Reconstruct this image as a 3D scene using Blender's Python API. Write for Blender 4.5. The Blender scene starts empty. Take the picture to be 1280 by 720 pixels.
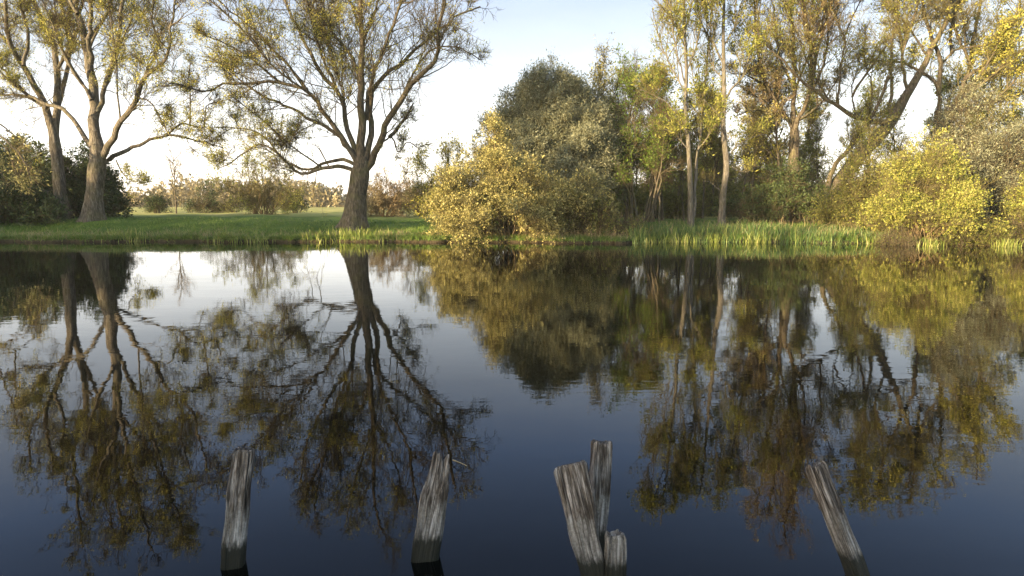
import bpy, math
import numpy as np

SC = bpy.context.scene
COL = SC.collection
R = math.radians

SUN_EL, SUN_AZ = R(9.5), R(228)      # azimuth from +Y clockwise: low behind the camera's left shoulder

# ------------------------------------------------------------------ camera
CAM_H, PITCH, F = 1.6, R(7.5), 800.0
cam = bpy.data.cameras.new("camera")
cam.sensor_width = 36.0
cam.lens = 22.5
cam.clip_start = 0.05
cam.clip_end = 6000
cam_o = bpy.data.objects.new("camera", cam)
COL.objects.link(cam_o)
cam_o.location = (0, 0, CAM_H)
cam_o.rotation_euler = (R(90) - PITCH, 0, 0)
SC.camera = cam_o
CP, SP = math.cos(PITCH), math.sin(PITCH)


def at(px, py, Y):
    """point of the photograph's pixel at forward distance Y"""
    u = (px - 640) / F
    v = (360 - py) / F
    d = np.array([u, CP + v * SP, -SP + v * CP])
    return np.array([0, 0, CAM_H]) + d * (Y / d[1])


# ------------------------------------------------------------------ terrain
def smooth(a, b, x):
    t = np.clip((x - a) / (b - a), 0, 1)
    return t * t * (3 - 2 * t)


def shore(x):
    x = np.asarray(x, float)
    s = 26.9 + 0.22 * np.sin(x * 0.8 + 1) + 0.13 * np.sin(x * 2.3) + 0.07 * np.sin(x * 5.1 + 2) + 0.06 * np.sin(x * 11.7 + np.sin(x * 3.1)) + 0.05 * np.sin(x * 19.3 + 2 * np.sin(x * 1.7))
    s -= 2.0 * smooth(9, 20, x)
    s -= 0.9 * smooth(-3, 2.5, x) * (1 - smooth(4, 6, x))
    return s


def ground_z(x, y):
    x = np.asarray(x, float)
    y = np.asarray(y, float)
    d = y - shore(x)
    bump = 0.035 * np.sin(x * 1.3 + y * 0.7) + 0.03 * np.sin(x * 0.45 - y * 1.1 + 2) + 0.015 * np.sin(x * 3.7 + y * 2.9)
    far = -0.9 + 1.04 * smooth(-0.35, 0.12, d) + (0.50 + 0.18 * smooth(-6, -16, x)) * smooth(0.1, 6.5, d) + bump * smooth(0, 1.5, d)
    n = 1.7 + 0.2 * np.sin(x * 1.1) - y
    near = -0.9 + 1.05 * smooth(-0.3, 0.4, n) + 0.25 * smooth(0.3, 3, n)
    z = np.maximum(far, near)
    r = np.sqrt(x * x + y * y)
    z = z + 0.6 * smooth(250, 900, r) * (1 + np.sin(x * 0.004) * np.cos(y * 0.003))
    return z


# ------------------------------------------------------------------ mesh tools
def norm(v):
    return v / (np.linalg.norm(v, axis=-1, keepdims=True) + 1e-9)


class MB:
    def __init__(self):
        self.v, self.f, self.n = [], [], 0

    def add(self, v, f):
        v = np.asarray(v, np.float32).reshape(-1, 3)
        f = np.asarray(f, np.int64).reshape(-1, 4)
        self.v.append(v)
        self.f.append(f + self.n)
        self.n += len(v)

    def build(self, name, mat, parent=None, origin=None, smooth_=True):
        v = np.concatenate(self.v)
        f = np.concatenate(self.f)
        if origin is not None:
            v = v - np.asarray(origin, np.float32)
        me = bpy.data.meshes.new(name)
        me.vertices.add(len(v))
        me.vertices.foreach_set("co", v.astype(np.float32).ravel())
        me.loops.add(len(f) * 4)
        me.loops.foreach_set("vertex_index", f.astype(np.int32).ravel())
        me.polygons.add(len(f))
        me.polygons.foreach_set("loop_start", np.arange(0, len(f) * 4, 4, dtype=np.int32))
        me.polygons.foreach_set("use_smooth", np.full(len(f), smooth_, bool))
        me.update(calc_edges=True)
        me.materials.append(mat)
        o = bpy.data.objects.new(name, me)
        COL.objects.link(o)
        if parent is not None:
            o.parent = parent
        elif origin is not None:
            o.location = origin
        return o


def tag(o, label=None, cat=None, group=None, kind=None):
    if label:
        o["label"] = label
    if cat:
        o["category"] = cat
    if group:
        o["group"] = group
    if kind:
        o["kind"] = kind
    return o


def empty(name, loc, label, cat, group=None):
    o = bpy.data.objects.new(name, None)
    COL.objects.link(o)
    o.location = loc
    o.empty_display_size = 0.2
    return tag(o, label, cat, group)


def copy_tree(o, parent=None):
    c = o.copy()
    COL.objects.link(c)
    if parent is not None:
        c.parent = parent
    for ch in list(o.children):
        copy_tree(ch, c)
    return c


UP = np.array([0, 0, 1.0])


def tubes(mb, pts, r0, r1, S=3, power=1.0):
    """batch of tapered tubes, pts (n,K,3)"""
    n, K, _ = pts.shape
    if n == 0:
        return
    tan = np.gradient(pts, axis=1)
    tan = norm(tan)
    ref = np.array([0.31, 0.87, 0.38])
    a = norm(np.cross(tan, ref))
    b = np.cross(tan, a)
    t = np.linspace(0, 1, K)[None, :] ** power
    rad = np.asarray(r0)[:, None] * (1 - t) + np.asarray(r1)[:, None] * t
    th = np.arange(S) / S * 2 * np.pi
    ring = a[:, :, None, :] * np.cos(th)[None, None, :, None] + b[:, :, None, :] * np.sin(th)[None, None, :, None]
    v = pts[:, :, None, :] + ring * rad[:, :, None, None]
    idx = np.arange(n * K * S).reshape(n, K, S)
    i0 = idx[:, :-1, :]
    i1 = idx[:, 1:, :]
    f = np.stack([i0, np.roll(i0, -1, 2), np.roll(i1, -1, 2), i1], -1)
    mb.add(v, f)


def hash_noise(p, seed=0):
    """cheap smooth pseudo noise of points (...,3) in -1..1"""
    x, y, z = p[..., 0], p[..., 1], p[..., 2]
    s = seed * 1.37
    return (np.sin(x * 1.7 + 1.3 * np.sin(y * 2.1 + s) + s) + np.sin(y * 2.3 + 1.7 * np.sin(z * 1.9 + s * 2))
            + np.sin(z * 2.9 + 1.1 * np.sin(x * 2.7 + s * 3))) / 3


def catmull(P, N):
    P = np.asarray(P, float)
    if len(P) == 2:
        t = np.linspace(0, 1, N)[:, None]
        return P[0] * (1 - t) + P[1] * t
    Q = np.vstack([2 * P[0] - P[1], P, 2 * P[-1] - P[-2]])
    seg = np.linalg.norm(np.diff(P, axis=0), axis=1)
    cum = np.concatenate([[0], np.cumsum(seg)])
    s = np.linspace(0, cum[-1] * 0.99999, N)
    out = []
    for x in s:
        i = min(np.searchsorted(cum, x, "right") - 1, len(P) - 2)
        t = (x - cum[i]) / seg[i]
        p0, p1, p2, p3 = Q[i], Q[i + 1], Q[i + 2], Q[i + 3]
        out.append(0.5 * (2 * p1 + (p2 - p0) * t + (2 * p0 - 5 * p1 + 4 * p2 - p3) * t * t + (3 * p1 - p0 - 3 * p2 + p3) * t ** 3))
    return np.array(out)


def trunk_mesh(path, radii, S=20, flare=0.0, rough=0.07, seed=0, cap=True):
    """one limb or trunk with bark-scale swelling, base flare and a closed tip"""
    mb = MB()
    pts = np.asarray(path)
    K = len(pts)
    tan = norm(np.gradient(pts, axis=0))
    a = norm(np.cross(tan, np.array([0.31, 0.87, 0.38])))
    b = np.cross(tan, a)
    th = np.arange(S) / S * 2 * np.pi
    ring = a[:, None, :] * np.cos(th)[None, :, None] + b[:, None, :] * np.sin(th)[None, :, None]
    rad = np.asarray(radii)[:, None] * np.ones((1, S))
    h = np.concatenate([[0], np.cumsum(np.linalg.norm(np.diff(pts, axis=0), axis=1))])
    # ridges that run along the limb, knobs, and buttress roots at the base
    rad *= 1 + rough * (np.sin(th * 3 + seed)[None] * 0.6 + np.sin(th * 5 + seed * 2 + h[:, None] * 0.5) * 0.4 + np.sin(th * 9 + 3 * np.sin(h[:, None] * 0.9)) * 0.25)
    rad *= 1 + rough * hash_noise(pts[:, None, :] * 1.6 + ring * 1.1, seed)
    if flare > 0:
        e = np.exp(-h / 0.42)[:, None]
        rad *= 1 + flare * e * (1 + 0.55 * np.sin(th * 5 + seed)[None] + 0.3 * np.sin(th * 8 + seed * 3)[None])
    v = pts[:, None, :] + ring * rad[:, :, None]
    idx = np.arange(K * S).reshape(K, S)
    f = np.stack([idx[:-1], np.roll(idx[:-1], -1, 1), np.roll(idx[1:], -1, 1), idx[1:]], -1)
    mb.add(v, f)
    if cap:
        c = pts[-1] + tan[-1] * radii[-1] * 0.5
        vv = np.vstack([v[-1], c[None]])
        mb.add(vv, [[i, (i + 1) % S, S, S] for i in range(0)] or np.array([[2 * i, 2 * i + 1, (2 * i + 2) % S, S] for i in range(S // 2)]))
    return mb


def walk(rng, P, D, L, K, wob, trop):
    pts = [P]
    d = D
    for k in range(K):
        d = norm(d + wob * rng.normal(size=d.shape) + trop * UP)
        pts.append(pts[-1] + d * (L / K)[:, None])
    return np.stack(pts, 1)


def spawn(rng, pts, counts, t0, t1, alo, ahi, up):
    """children along parents: position, direction, parent index, t"""
    n, K, _ = pts.shape
    par = np.repeat(np.arange(n), counts)
    m = len(par)
    t = rng.uniform(t0, t1, m)
    x = t * (K - 1)
    i = np.minimum(x.astype(int), K - 2)
    fr = (x - i)[:, None]
    p = pts[par, i] * (1 - fr) + pts[par, i + 1] * fr
    tan = norm(pts[par, i + 1] - pts[par, i])
    perp = norm(np.cross(tan, rng.normal(size=(m, 3))))
    an = np.radians(rng.uniform(alo, ahi, m))[:, None]
    d = norm(np.cos(an) * tan + np.sin(an) * perp + up * UP)
    return p, d, par, t


def leaf_quads(mb, rng, p, d, size, aspect=0.5, droop=0.0):
    """pointed leaf blades: p (m,3) base, d direction"""
    m = len(p)
    if m == 0:
        return
    s = size * np.clip(rng.lognormal(-0.05, 0.38, m), 0.35, 2.0)[:, None]
    side = norm(np.cross(d, rng.normal(size=(m, 3))))
    nrm = np.cross(side, d)
    tip = p + d * s
    mid = p + d * s * 0.45 + nrm * s * 0.10
    v = np.stack([p, mid + side * s * aspect * 0.5, tip - UP * s * droop, mid - side * s * aspect * 0.5], 1)
    mb.add(v, np.arange(m * 4).reshape(m, 4))


# ------------------------------------------------------------------ materials
def new_mat(name):
    m = bpy.data.materials.new(name)
    m.use_nodes = True
    nt = m.node_tree
    nt.nodes.clear()
    out = nt.nodes.new("ShaderNodeOutputMaterial")
    return m, nt, out


def ramp(nt, stops, interp="LINEAR"):
    r = nt.nodes.new("ShaderNodeValToRGB")
    el = r.color_ramp.elements
    r.color_ramp.interpolation = interp
    while len(el) < len(stops):
        el.new(0.5)
    for e, (p, c) in zip(el, stops):
        e.position = p
        e.color = (*c, 1)
    return r


def noise(nt, vec, scale, detail=4, rough=0.55, dist=0.0):
    n = nt.nodes.new("ShaderNodeTexNoise")
    n.inputs["Scale"].default_value = scale
    n.inputs["Detail"].default_value = detail
    n.inputs["Roughness"].default_value = rough
    n.inputs["Distortion"].default_value = dist
    if vec is not None:
        nt.links.new(vec, n.inputs["Vector"])
    return n


def mapping(nt, vec, scale):
    mp = nt.nodes.new("ShaderNodeMapping")
    mp.inputs["Scale"].default_value = scale
    nt.links.new(vec, mp.inputs["Vector"])
    return mp.outputs[0]


def mix_rgb(nt, fac, a, b, mode="MIX"):
    m = nt.nodes.new("ShaderNodeMix")
    m.data_type = "RGBA"
    m.blend_type = mode
    for sock, val in ((m.inputs[0], fac), (m.inputs[6], a), (m.inputs[7], b)):
        if isinstance(val, (int, float)):
            sock.default_value = val
        elif isinstance(val, tuple):
            sock.default_value = (*val, 1)
        else:
            nt.links.new(val, sock)
    return m.outputs[2]


def leaf_mat(name, c0, c1, c2, trans=0.35, rough=0.55):
    m, nt, out = new_mat(name)
    g = nt.nodes.new("ShaderNodeNewGeometry")
    r = ramp(nt, [(0.0, c0), (0.55, c1), (1.0, c2)])
    tc = nt.nodes.new("ShaderNodeTexCoord")
    nz = noise(nt, tc.outputs["Object"], 0.9, 2)
    ad = nt.nodes.new("ShaderNodeMath")
    ad.operation = "MULTIPLY_ADD"
    nt.links.new(nz.outputs[0], ad.inputs[0])
    ad.inputs[1].default_value = 0.9
    ad.inputs[2].default_value = -0.45
    a2 = nt.nodes.new("ShaderNodeMath")
    a2.operation = "ADD"
    a2.use_clamp = True
    nt.links.new(ad.outputs[0], a2.inputs[0])
    nt.links.new(g.outputs["Random Per Island"], a2.inputs[1])
    nt.links.new(a2.outputs[0], r.inputs[0])
    p = nt.nodes.new("ShaderNodeBsdfPrincipled")
    p.inputs["Roughness"].default_value = rough
    p.inputs["Specular IOR Level"].default_value = 0.3
    nt.links.new(r.outputs[0], p.inputs["Base Color"])
    t = nt.nodes.new("ShaderNodeBsdfTranslucent")
    nt.links.new(r.outputs[0], t.inputs["Color"])
    mx = nt.nodes.new("ShaderNodeMixShader")
    mx.inputs[0].default_value = trans
    nt.links.new(p.outputs[0], mx.inputs[1])
    nt.links.new(t.outputs[0], mx.inputs[2])
    nt.links.new(mx.outputs[0], out.inputs[0])
    return m


def bark_mat(name, dark, mid, light, lichen=(0.10, 0.10, 0.03), lich=0.35, scale=1.0):
    m, nt, out = new_mat(name)
    tc = nt.nodes.new("ShaderNodeTexCoord")
    v = mapping(nt, tc.outputs["Object"], (5.0 * scale, 5.0 * scale, 1.1 * scale))
    n1 = noise(nt, v, 3.0, 6, 0.65, 0.6)
    r = ramp(nt, [(0.32, dark), (0.5, mid), (0.70, light)])
    nt.links.new(n1.outputs[0], r.inputs[0])
    n2 = noise(nt, tc.outputs["Object"], 2.2, 5, 0.6)
    rl = ramp(nt, [(0.48, (0, 0, 0)), (0.62, (1, 1, 1))])
    nt.links.new(n2.outputs[0], rl.inputs[0])
    fm = nt.nodes.new("ShaderNodeMath")
    fm.operation = "MULTIPLY"
    fm.inputs[1].default_value = lich
    nt.links.new(rl.outputs[0], fm.inputs[0])
    c = mix_rgb(nt, fm.outputs[0], r.outputs[0], lichen)
    p = nt.nodes.new("ShaderNodeBsdfPrincipled")
    p.inputs["Roughness"].default_value = 0.85
    p.inputs["Specular IOR Level"].default_value = 0.2
    nt.links.new(c, p.inputs["Base Color"])
    b = nt.nodes.new("ShaderNodeBump")
    b.inputs["Strength"].default_value = 0.7
    b.inputs["Distance"].default_value = 0.06
    nt.links.new(n1.outputs[0], b.inputs["Height"])
    nt.links.new(b.outputs[0], p.inputs["Normal"])
    nt.links.new(p.outputs[0], out.inputs[0])
    return m


M = {
    "bark_willow": bark_mat("willow bark", (0.022, 0.018, 0.013), (0.075, 0.062, 0.044), (0.17, 0.145, 0.11)),
    "bark_grey": bark_mat("grey bark", (0.026, 0.022, 0.017), (0.085, 0.073, 0.056), (0.21, 0.185, 0.15), lich=0.25),
    "bark_pale": bark_mat("pale smooth bark", (0.04, 0.035, 0.028), (0.10, 0.09, 0.075), (0.20, 0.185, 0.16), lich=0.25),
    "twig_brown": bark_mat("brown twigs", (0.045, 0.035, 0.022), (0.085, 0.068, 0.04), (0.13, 0.105, 0.06), lich=0.3),
    "twig_olive": bark_mat("olive twigs", (0.06, 0.052, 0.022), (0.115, 0.10, 0.045), (0.18, 0.155, 0.07), lich=0.4, lichen=(0.15, 0.14, 0.04)),
    "twig_tan": bark_mat("tan twigs", (0.09, 0.065, 0.035), (0.17, 0.125, 0.07), (0.25, 0.19, 0.11), lich=0.2),
    "leaf_gold": leaf_mat("golden catkin leaves", (0.085, 0.09, 0.025), (0.29, 0.26, 0.085), (0.46, 0.41, 0.17), 0.22),
    "leaf_yellow": leaf_mat("yellow green spring leaves", (0.10, 0.125, 0.018), (0.31, 0.295, 0.05), (0.50, 0.45, 0.11), 0.30),
    "leaf_sallow": leaf_mat("yellow green sallow leaves", (0.07, 0.10, 0.016), (0.25, 0.27, 0.045), (0.44, 0.40, 0.12), 0.28),
    "leaf_lime": leaf_mat("lime spring leaves", (0.11, 0.135, 0.022), (0.23, 0.245, 0.045), (0.36, 0.34, 0.08), 0.42),
    "leaf_olive": leaf_mat("olive spring leaves", (0.07, 0.088, 0.016), (0.15, 0.16, 0.034), (0.25, 0.24, 0.06), 0.42),
    "leaf_grey": leaf_mat("grey willow leaves", (0.11, 0.12, 0.068), (0.20, 0.21, 0.13), (0.33, 0.335, 0.22), 0.32),
    "leaf_green": leaf_mat("fresh green leaves", (0.045, 0.085, 0.010), (0.09, 0.145, 0.018), (0.16, 0.21, 0.035), 0.38),
    "leaf_dark": leaf_mat("dark evergreen leaves", (0.02, 0.034, 0.010), (0.042, 0.066, 0.018), (0.085, 0.115, 0.036), 0.2),
    "leaf_tan": leaf_mat("tan buds", (0.15, 0.13, 0.065), (0.25, 0.215, 0.12), (0.36, 0.31, 0.19), 0.3),
    "reed": leaf_mat("reed blades", (0.04, 0.085, 0.024), (0.085, 0.15, 0.04), (0.20, 0.23, 0.07), 0.35, 0.45),
    "reed_pale": leaf_mat("pale iris blades", (0.12, 0.17, 0.03), (0.22, 0.26, 0.06), (0.36, 0.34, 0.13), 0.35, 0.45),
    "grass": leaf_mat("bank grass", (0.06, 0.115, 0.016), (0.115, 0.19, 0.03), (0.20, 0.25, 0.06), 0.3),
    "straw": leaf_mat("straw", (0.17, 0.13, 0.065), (0.28, 0.22, 0.12), (0.42, 0.35, 0.20), 0.25),
}


def ground_mat():
    m, nt, out = new_mat("grassy earth")
    g = nt.nodes.new("ShaderNodeNewGeometry")
    n1 = noise(nt, g.outputs["Position"], 0.7, 6, 0.65)
    r1 = ramp(nt, [(0.3, (0.04, 0.075, 0.012)), (0.55, (0.07, 0.12, 0.02)), (0.75, (0.12, 0.15, 0.035))])
    nt.links.new(n1.outputs[0], r1.inputs[0])
    n2 = noise(nt, g.outputs["Position"], 6, 5, 0.7)
    r2 = ramp(nt, [(0.35, (0.018, 0.014, 0.009)), (0.65, (0.055, 0.043, 0.026))])
    nt.links.new(n2.outputs[0], r2.inputs[0])
    sx = nt.nodes.new("ShaderNodeSeparateXYZ")
    nt.links.new(g.outputs["Position"], sx.inputs[0])
    # bare earth only on the cut edge of the bank and under water
    mr = nt.nodes.new("ShaderNodeMapRange")
    mr.inputs["From Min"].default_value = 0.06
    mr.inputs["From Max"].default_value = 0.17
    nt.links.new(sx.outputs["Z"], mr.inputs["Value"])
    c = mix_rgb(nt, mr.outputs[0], r2.outputs[0], r1.outputs[0])
    # the meadow beyond the trees is a paler, yellower colour
    ry = nt.nodes.new("ShaderNodeMapRange")
    ry.inputs["From Min"].default_value = 39
    ry.inputs["From Max"].default_value = 50
    nt.links.new(sx.outputs["Y"], ry.inputs["Value"])
    n3 = noise(nt, g.outputs["Position"], 0.15, 5, 0.6)
    r3 = ramp(nt, [(0.3, (0.22, 0.24, 0.06)), (0.6, (0.34, 0.31, 0.11)), (0.8, (0.40, 0.33, 0.16))])
    nt.links.new(n3.outputs[0], r3.inputs[0])
    c = mix_rgb(nt, ry.outputs[0], c, r3.outputs[0])
    p = nt.nodes.new("ShaderNodeBsdfPrincipled")
    p.inputs["Roughness"].default_value = 0.95
    p.inputs["Specular IOR Level"].default_value = 0.1
    nt.links.new(c, p.inputs["Base Color"])
    b = nt.nodes.new("ShaderNodeBump")
    b.inputs["Strength"].default_value = 0.8
    b.inputs["Distance"].default_value = 0.08
    nt.links.new(n2.outputs[0], b.inputs["Height"])
    nt.links.new(b.outputs[0], p.inputs["Normal"])
    nt.links.new(p.outputs[0], out.inputs[0])
    return m


def water_mat():
    m, nt, out = new_mat("dark pond water")
    g = nt.nodes.new("ShaderNodeNewGeometry")
    v1 = mapping(nt, g.outputs["Position"], (0.9, 1.9, 1))
    n1 = noise(nt, v1, 3.2, 3, 0.5, 0.4)
    v2 = mapping(nt, g.outputs["Position"], (0.45, 0.9, 1))
    n2 = noise(nt, v2, 0.9, 2, 0.5)
    # breeze patches: ripples are stronger in some areas
    n3 = noise(nt, mapping(nt, g.outputs["Position"], (0.7, 1.3, 1)), 0.11, 2, 0.5)
    r3 = ramp(nt, [(0.35, (0.25, 0.25, 0.25)), (0.65, (1, 1, 1))])
    nt.links.new(n3.outputs[0], r3.inputs[0])
    b1 = nt.nodes.new("ShaderNodeBump")
    b1.inputs["Distance"].default_value = WAVE_FINE
    nt.links.new(r3.outputs[0], b1.inputs["Strength"])
    nt.links.new(n1.outputs[0], b1.inputs["Height"])
    b2 = nt.nodes.new("ShaderNodeBump")
    b2.inputs["Strength"].default_value = 1.0
    b2.inputs["Distance"].default_value = WAVE_LONG
    nt.links.new(n2.outputs[0], b2.inputs["Height"])
    nt.links.new(b1.outputs[0], b2.inputs["Normal"])
    p = nt.nodes.new("ShaderNodeBsdfPrincipled")
    p.inputs["Base Color"].default_value = (0.002, 0.0024, 0.002, 1)
    p.inputs["Roughness"].default_value = 0.0
    p.inputs["IOR"].default_value = 1.333
    p.inputs["Specular IOR Level"].default_value = 0.42
    nt.links.new(b2.outputs[0], p.inputs["Normal"])
    nt.links.new(p.outputs[0], out.inputs[0])
    return m


HAZE = 0.0003
WAVE_FINE, WAVE_LONG = 0.0012, 0.0030


def post_mat():
    """weathered oak: silver-grey long grain, dark checks, brown patches, black wet foot"""
    m, nt, out = new_mat("weathered wood")
    tc = nt.nodes.new("ShaderNodeTexCoord")
    g = nt.nodes.new("ShaderNodeNewGeometry")
    v = mapping(nt, tc.outputs["Object"], (1, 1, 0.055))
    n1 = noise(nt, v, 105, 8, 0.78, 0.5)
    r = ramp(nt, [(0.38, (0.035, 0.029, 0.025)), (0.46, (0.24, 0.22, 0.20)), (0.57, (0.46, 0.44, 0.42)), (0.72, (0.66, 0.65, 0.64))])
    nt.links.new(n1.outputs[0], r.inputs[0])
    v2 = mapping(nt, tc.outputs["Object"], (1, 1, 0.22))
    n2 = noise(nt, v2, 24, 5, 0.65, 0.5)
    r2 = ramp(nt, [(0.42, (0.30, 0.26, 0.22)), (0.55, (0.75, 0.72, 0.70)), (0.68, (1.15, 1.15, 1.16))])
    nt.links.new(n2.outputs[0], r2.inputs[0])
    c = mix_rgb(nt, 1.0, r.outputs[0], r2.outputs[0], "MULTIPLY")
    # crack darkness comes from the mesh's own check depth
    at_ = nt.nodes.new("ShaderNodeAttribute")
    at_.attribute_name = "check"
    c = mix_rgb(nt, at_.outputs["Fac"], c, (0.018, 0.014, 0.011))
    sx = nt.nodes.new("ShaderNodeSeparateXYZ")
    nt.links.new(g.outputs["Position"], sx.inputs[0])
    n3 = noise(nt, mapping(nt, tc.outputs["Object"], (1, 1, 0.35)), 40, 4, 0.65)
    za = nt.nodes.new("ShaderNodeMath")
    za.operation = "MULTIPLY_ADD"
    nt.links.new(n3.outputs[0], za.inputs[0])
    za.inputs[1].default_value = -0.12
    nt.links.new(sx.outputs["Z"], za.inputs[2])
    # dried silt film up to the old water level
    tide = nt.nodes.new("ShaderNodeMapRange")
    tide.inputs["From Min"].default_value = 0.205
    tide.inputs["From Max"].default_value = 0.19
    nt.links.new(za.outputs[0], tide.inputs["Value"])
    tm = nt.nodes.new("ShaderNodeMath")
    tm.operation = "MULTIPLY"
    tm.inputs[1].default_value = 0.34
    nt.links.new(tide.outputs[0], tm.inputs[0])
    n5 = noise(nt, tc.outputs["Object"], 85, 4, 0.7)
    r5 = ramp(nt, [(0.35, (0.16, 0.155, 0.14)), (0.65, (0.46, 0.45, 0.42))])
    nt.links.new(n5.outputs[0], r5.inputs[0])
    c = mix_rgb(nt, tm.outputs[0], c, r5.outputs[0])
    nk = noise(nt, mapping(nt, tc.outputs["Object"], (1, 1, 0.045)), 62, 3, 0.5, 0.3)
    ka = nt.nodes.new("ShaderNodeMath")
    ka.operation = "SUBTRACT"
    ka.inputs[1].default_value = 0.5
    nt.links.new(nk.outputs[0], ka.inputs[0])
    kb = nt.nodes.new("ShaderNodeMath")
    kb.operation = "ABSOLUTE"
    nt.links.new(ka.outputs[0], kb.inputs[0])
    kr = ramp(nt, [(0.0, (0.10, 0.09, 0.08)), (0.035, (0.35, 0.33, 0.31)), (0.075, (1, 1, 1))])
    nt.links.new(kb.outputs[0], kr.inputs[0])
    c = mix_rgb(nt, 0.72, c, kr.outputs[0], "MULTIPLY")
    wet = nt.nodes.new("ShaderNodeMapRange")
    wet.inputs["From Min"].default_value = 0.060
    wet.inputs["From Max"].default_value = 0.022
    nt.links.new(za.outputs[0], wet.inputs["Value"])
    wm = nt.nodes.new("ShaderNodeMath")
    wm.operation = "MULTIPLY"
    wm.inputs[1].default_value = 0.975
    nt.links.new(wet.outputs[0], wm.inputs[0])
    c = mix_rgb(nt, wm.outputs[0], c, (0.012, 0.013, 0.008))
    p = nt.nodes.new("ShaderNodeBsdfPrincipled")
    nt.links.new(c, p.inputs["Base Color"])
    rr = nt.nodes.new("ShaderNodeMapRange")
    rr.inputs["To Min"].default_value = 0.85
    rr.inputs["To Max"].default_value = 0.62
    nt.links.new(wet.outputs[0], rr.inputs["Value"])
    nt.links.new(rr.outputs[0], p.inputs["Roughness"])
    p.inputs["Specular IOR Level"].default_value = 0.25
    b = nt.nodes.new("ShaderNodeBump")
    b.inputs["Strength"].default_value = 0.9
    b.inputs["Distance"].default_value = 0.012
    nt.links.new(n1.outputs[0], b.inputs["Height"])
    nt.links.new(b.outputs[0], p.inputs["Normal"])
    nt.links.new(p.outputs[0], out.inputs[0])
    return m


# ------------------------------------------------------------------ setting: ground, water
def build_ground():
    xs = np.concatenate([[-2500, -1500, -900, -500, -300, -200, -140, -100, -80, -65], np.arange(-55, 55.01, 0.22), [65, 80, 100, 140, 200, 300, 500, 900, 1500, 2500]])
    ys = np.concatenate([[-1200, -600, -300, -150, -80, -50, -35, -25, -18, -12, -8, -5, -3, -1, 0], np.arange(0.5, 3.01, 0.15), np.arange(4, 22.1, 1.5),
                         np.arange(22.4, 29.0, 0.07), np.arange(29.1, 42, 0.4), np.arange(43, 80, 2.0), [90, 110, 140, 190, 260, 350, 500, 700, 1000, 1500, 2500]])
    X, Y = np.meshgrid(xs, ys)
    Z = ground_z(X, Y)
    mb = MB()
    idx = np.arange(X.size).reshape(X.shape)
    mb.add(np.stack([X, Y, Z], -1), np.stack([idx[:-1, :-1], idx[:-1, 1:], idx[1:, 1:], idx[1:, :-1]], -1))
    tag(mb.build("ground", ground_mat()), "grassy bank and flat meadow running to the horizon", kind="structure")
    mw = MB()
    mw.add([[-400, 0.9, 0], [400, 0.9, 0], [400, 27.6, 0], [-400, 27.6, 0]], [[0, 1, 2, 3]])
    tag(mw.build("water", water_mat()), "calm dark pond reflecting trees and sky", kind="structure")


build_ground()


# ------------------------------------------------------------------ vegetation
def fine_growth(rng, limbs, lens, tw, fo, o):
    """secondary branches, twigs and leaves along limbs (n,K,3); o is a dict of options"""
    cnt = np.maximum(1, (lens / o.get("gap", 0.45)).astype(int))
    p, d, par, t = spawn(rng, limbs, cnt, o.get("t0", 0.2), 1.0, 25, 65, o.get("up", 0.25))
    L = np.clip(lens[par] * o.get("rel", 0.36) * (1.15 - 0.75 * t), 0.5, o.get("lmax", 3.2)) * rng.uniform(0.45, 1.2, len(p))
    b2 = walk(rng, p, d, L, 6, 0.16, o.get("trop", 0.05))
    r2 = 0.008 * L + 0.007
    tubes(tw, b2, r2, np.full(len(p), 0.004), 4)
    n3 = rng.poisson(o.get("m3", 4), len(p)) + 1
    p3, d3, par3, t3 = spawn(rng, b2, n3, 0.2, 1.0, 25, 70, o.get("up", 0.25) * 0.7)
    L3 = np.clip(L[par3] * 0.5 * (1.2 - 0.7 * t3), 0.25, 1.5) * rng.uniform(0.6, 1.25, len(p3))
    b3 = walk(rng, p3, d3, L3, 4, 0.17, o.get("trop", 0.05))
    tubes(tw, b3, np.full(len(p3), o.get("r3", 0.0075)), np.full(len(p3), 0.003), 3)
    n4 = rng.poisson(o.get("m4", 4), len(p3))
    p4, d4, par4, t4 = spawn(rng, b3, n4, 0.15, 1.0, 25, 65, o.get("up", 0.25) * 0.6)
    L4 = rng.uniform(0.16, 0.55, len(p4)) * o.get("twig", 1.0)
    b4 = walk(rng, p4, d4, L4, 3, 0.16, o.get("trop", 0.05))
    tubes(tw, b4, np.full(len(p4), o.get("r4", 0.0048)), np.full(len(p4), 0.0024), 3)
    # leaves on the twigs, kept where a slow noise says the tree has flushed
    allp = np.concatenate([b4[:, -1], b4[:, -2], b3[:, -1]])
    alld = np.concatenate([b4[:, -1] - b4[:, -2], b4[:, -2] - b4[:, -3], b3[:, -1] - b3[:, -2]])
    flush = rng.random(len(p3)) < o.get("flush", 0.62)
    spray = np.concatenate([flush[par4], flush[par4], flush])
    keep = spray & (hash_noise(allp * o.get("patch", 0.55), o.get("seed", 1)) + rng.normal(size=len(allp)) * 0.25 > o.get("bare", -0.1))
    if "where" in o:
        keep &= rng.random(len(allp)) < o["where"](allp)
    allp, alld = allp[keep], norm(alld[keep])
    k = int(o.get("leaf_n", 2) * 1.6 + 0.5)
    pp = np.repeat(allp, k, 0) + rng.normal(size=(len(allp) * k, 3)) * o.get("scatter", 0.06)
    dd = norm(np.repeat(alld, k, 0) + rng.normal(size=(len(allp) * k, 3)) * 0.7 + UP * o.get("leaf_up", 0.0))
    leaf_quads(fo, rng, pp, dd, o.get("leaf", 0.10), o.get("aspect", 0.5))


def limb_points(spec, Y):
    P = np.array([at(s[0], s[1], Y + (s[2] if len(s) > 2 else 0)) for s in spec])
    return P


PX = 1 / F


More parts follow.
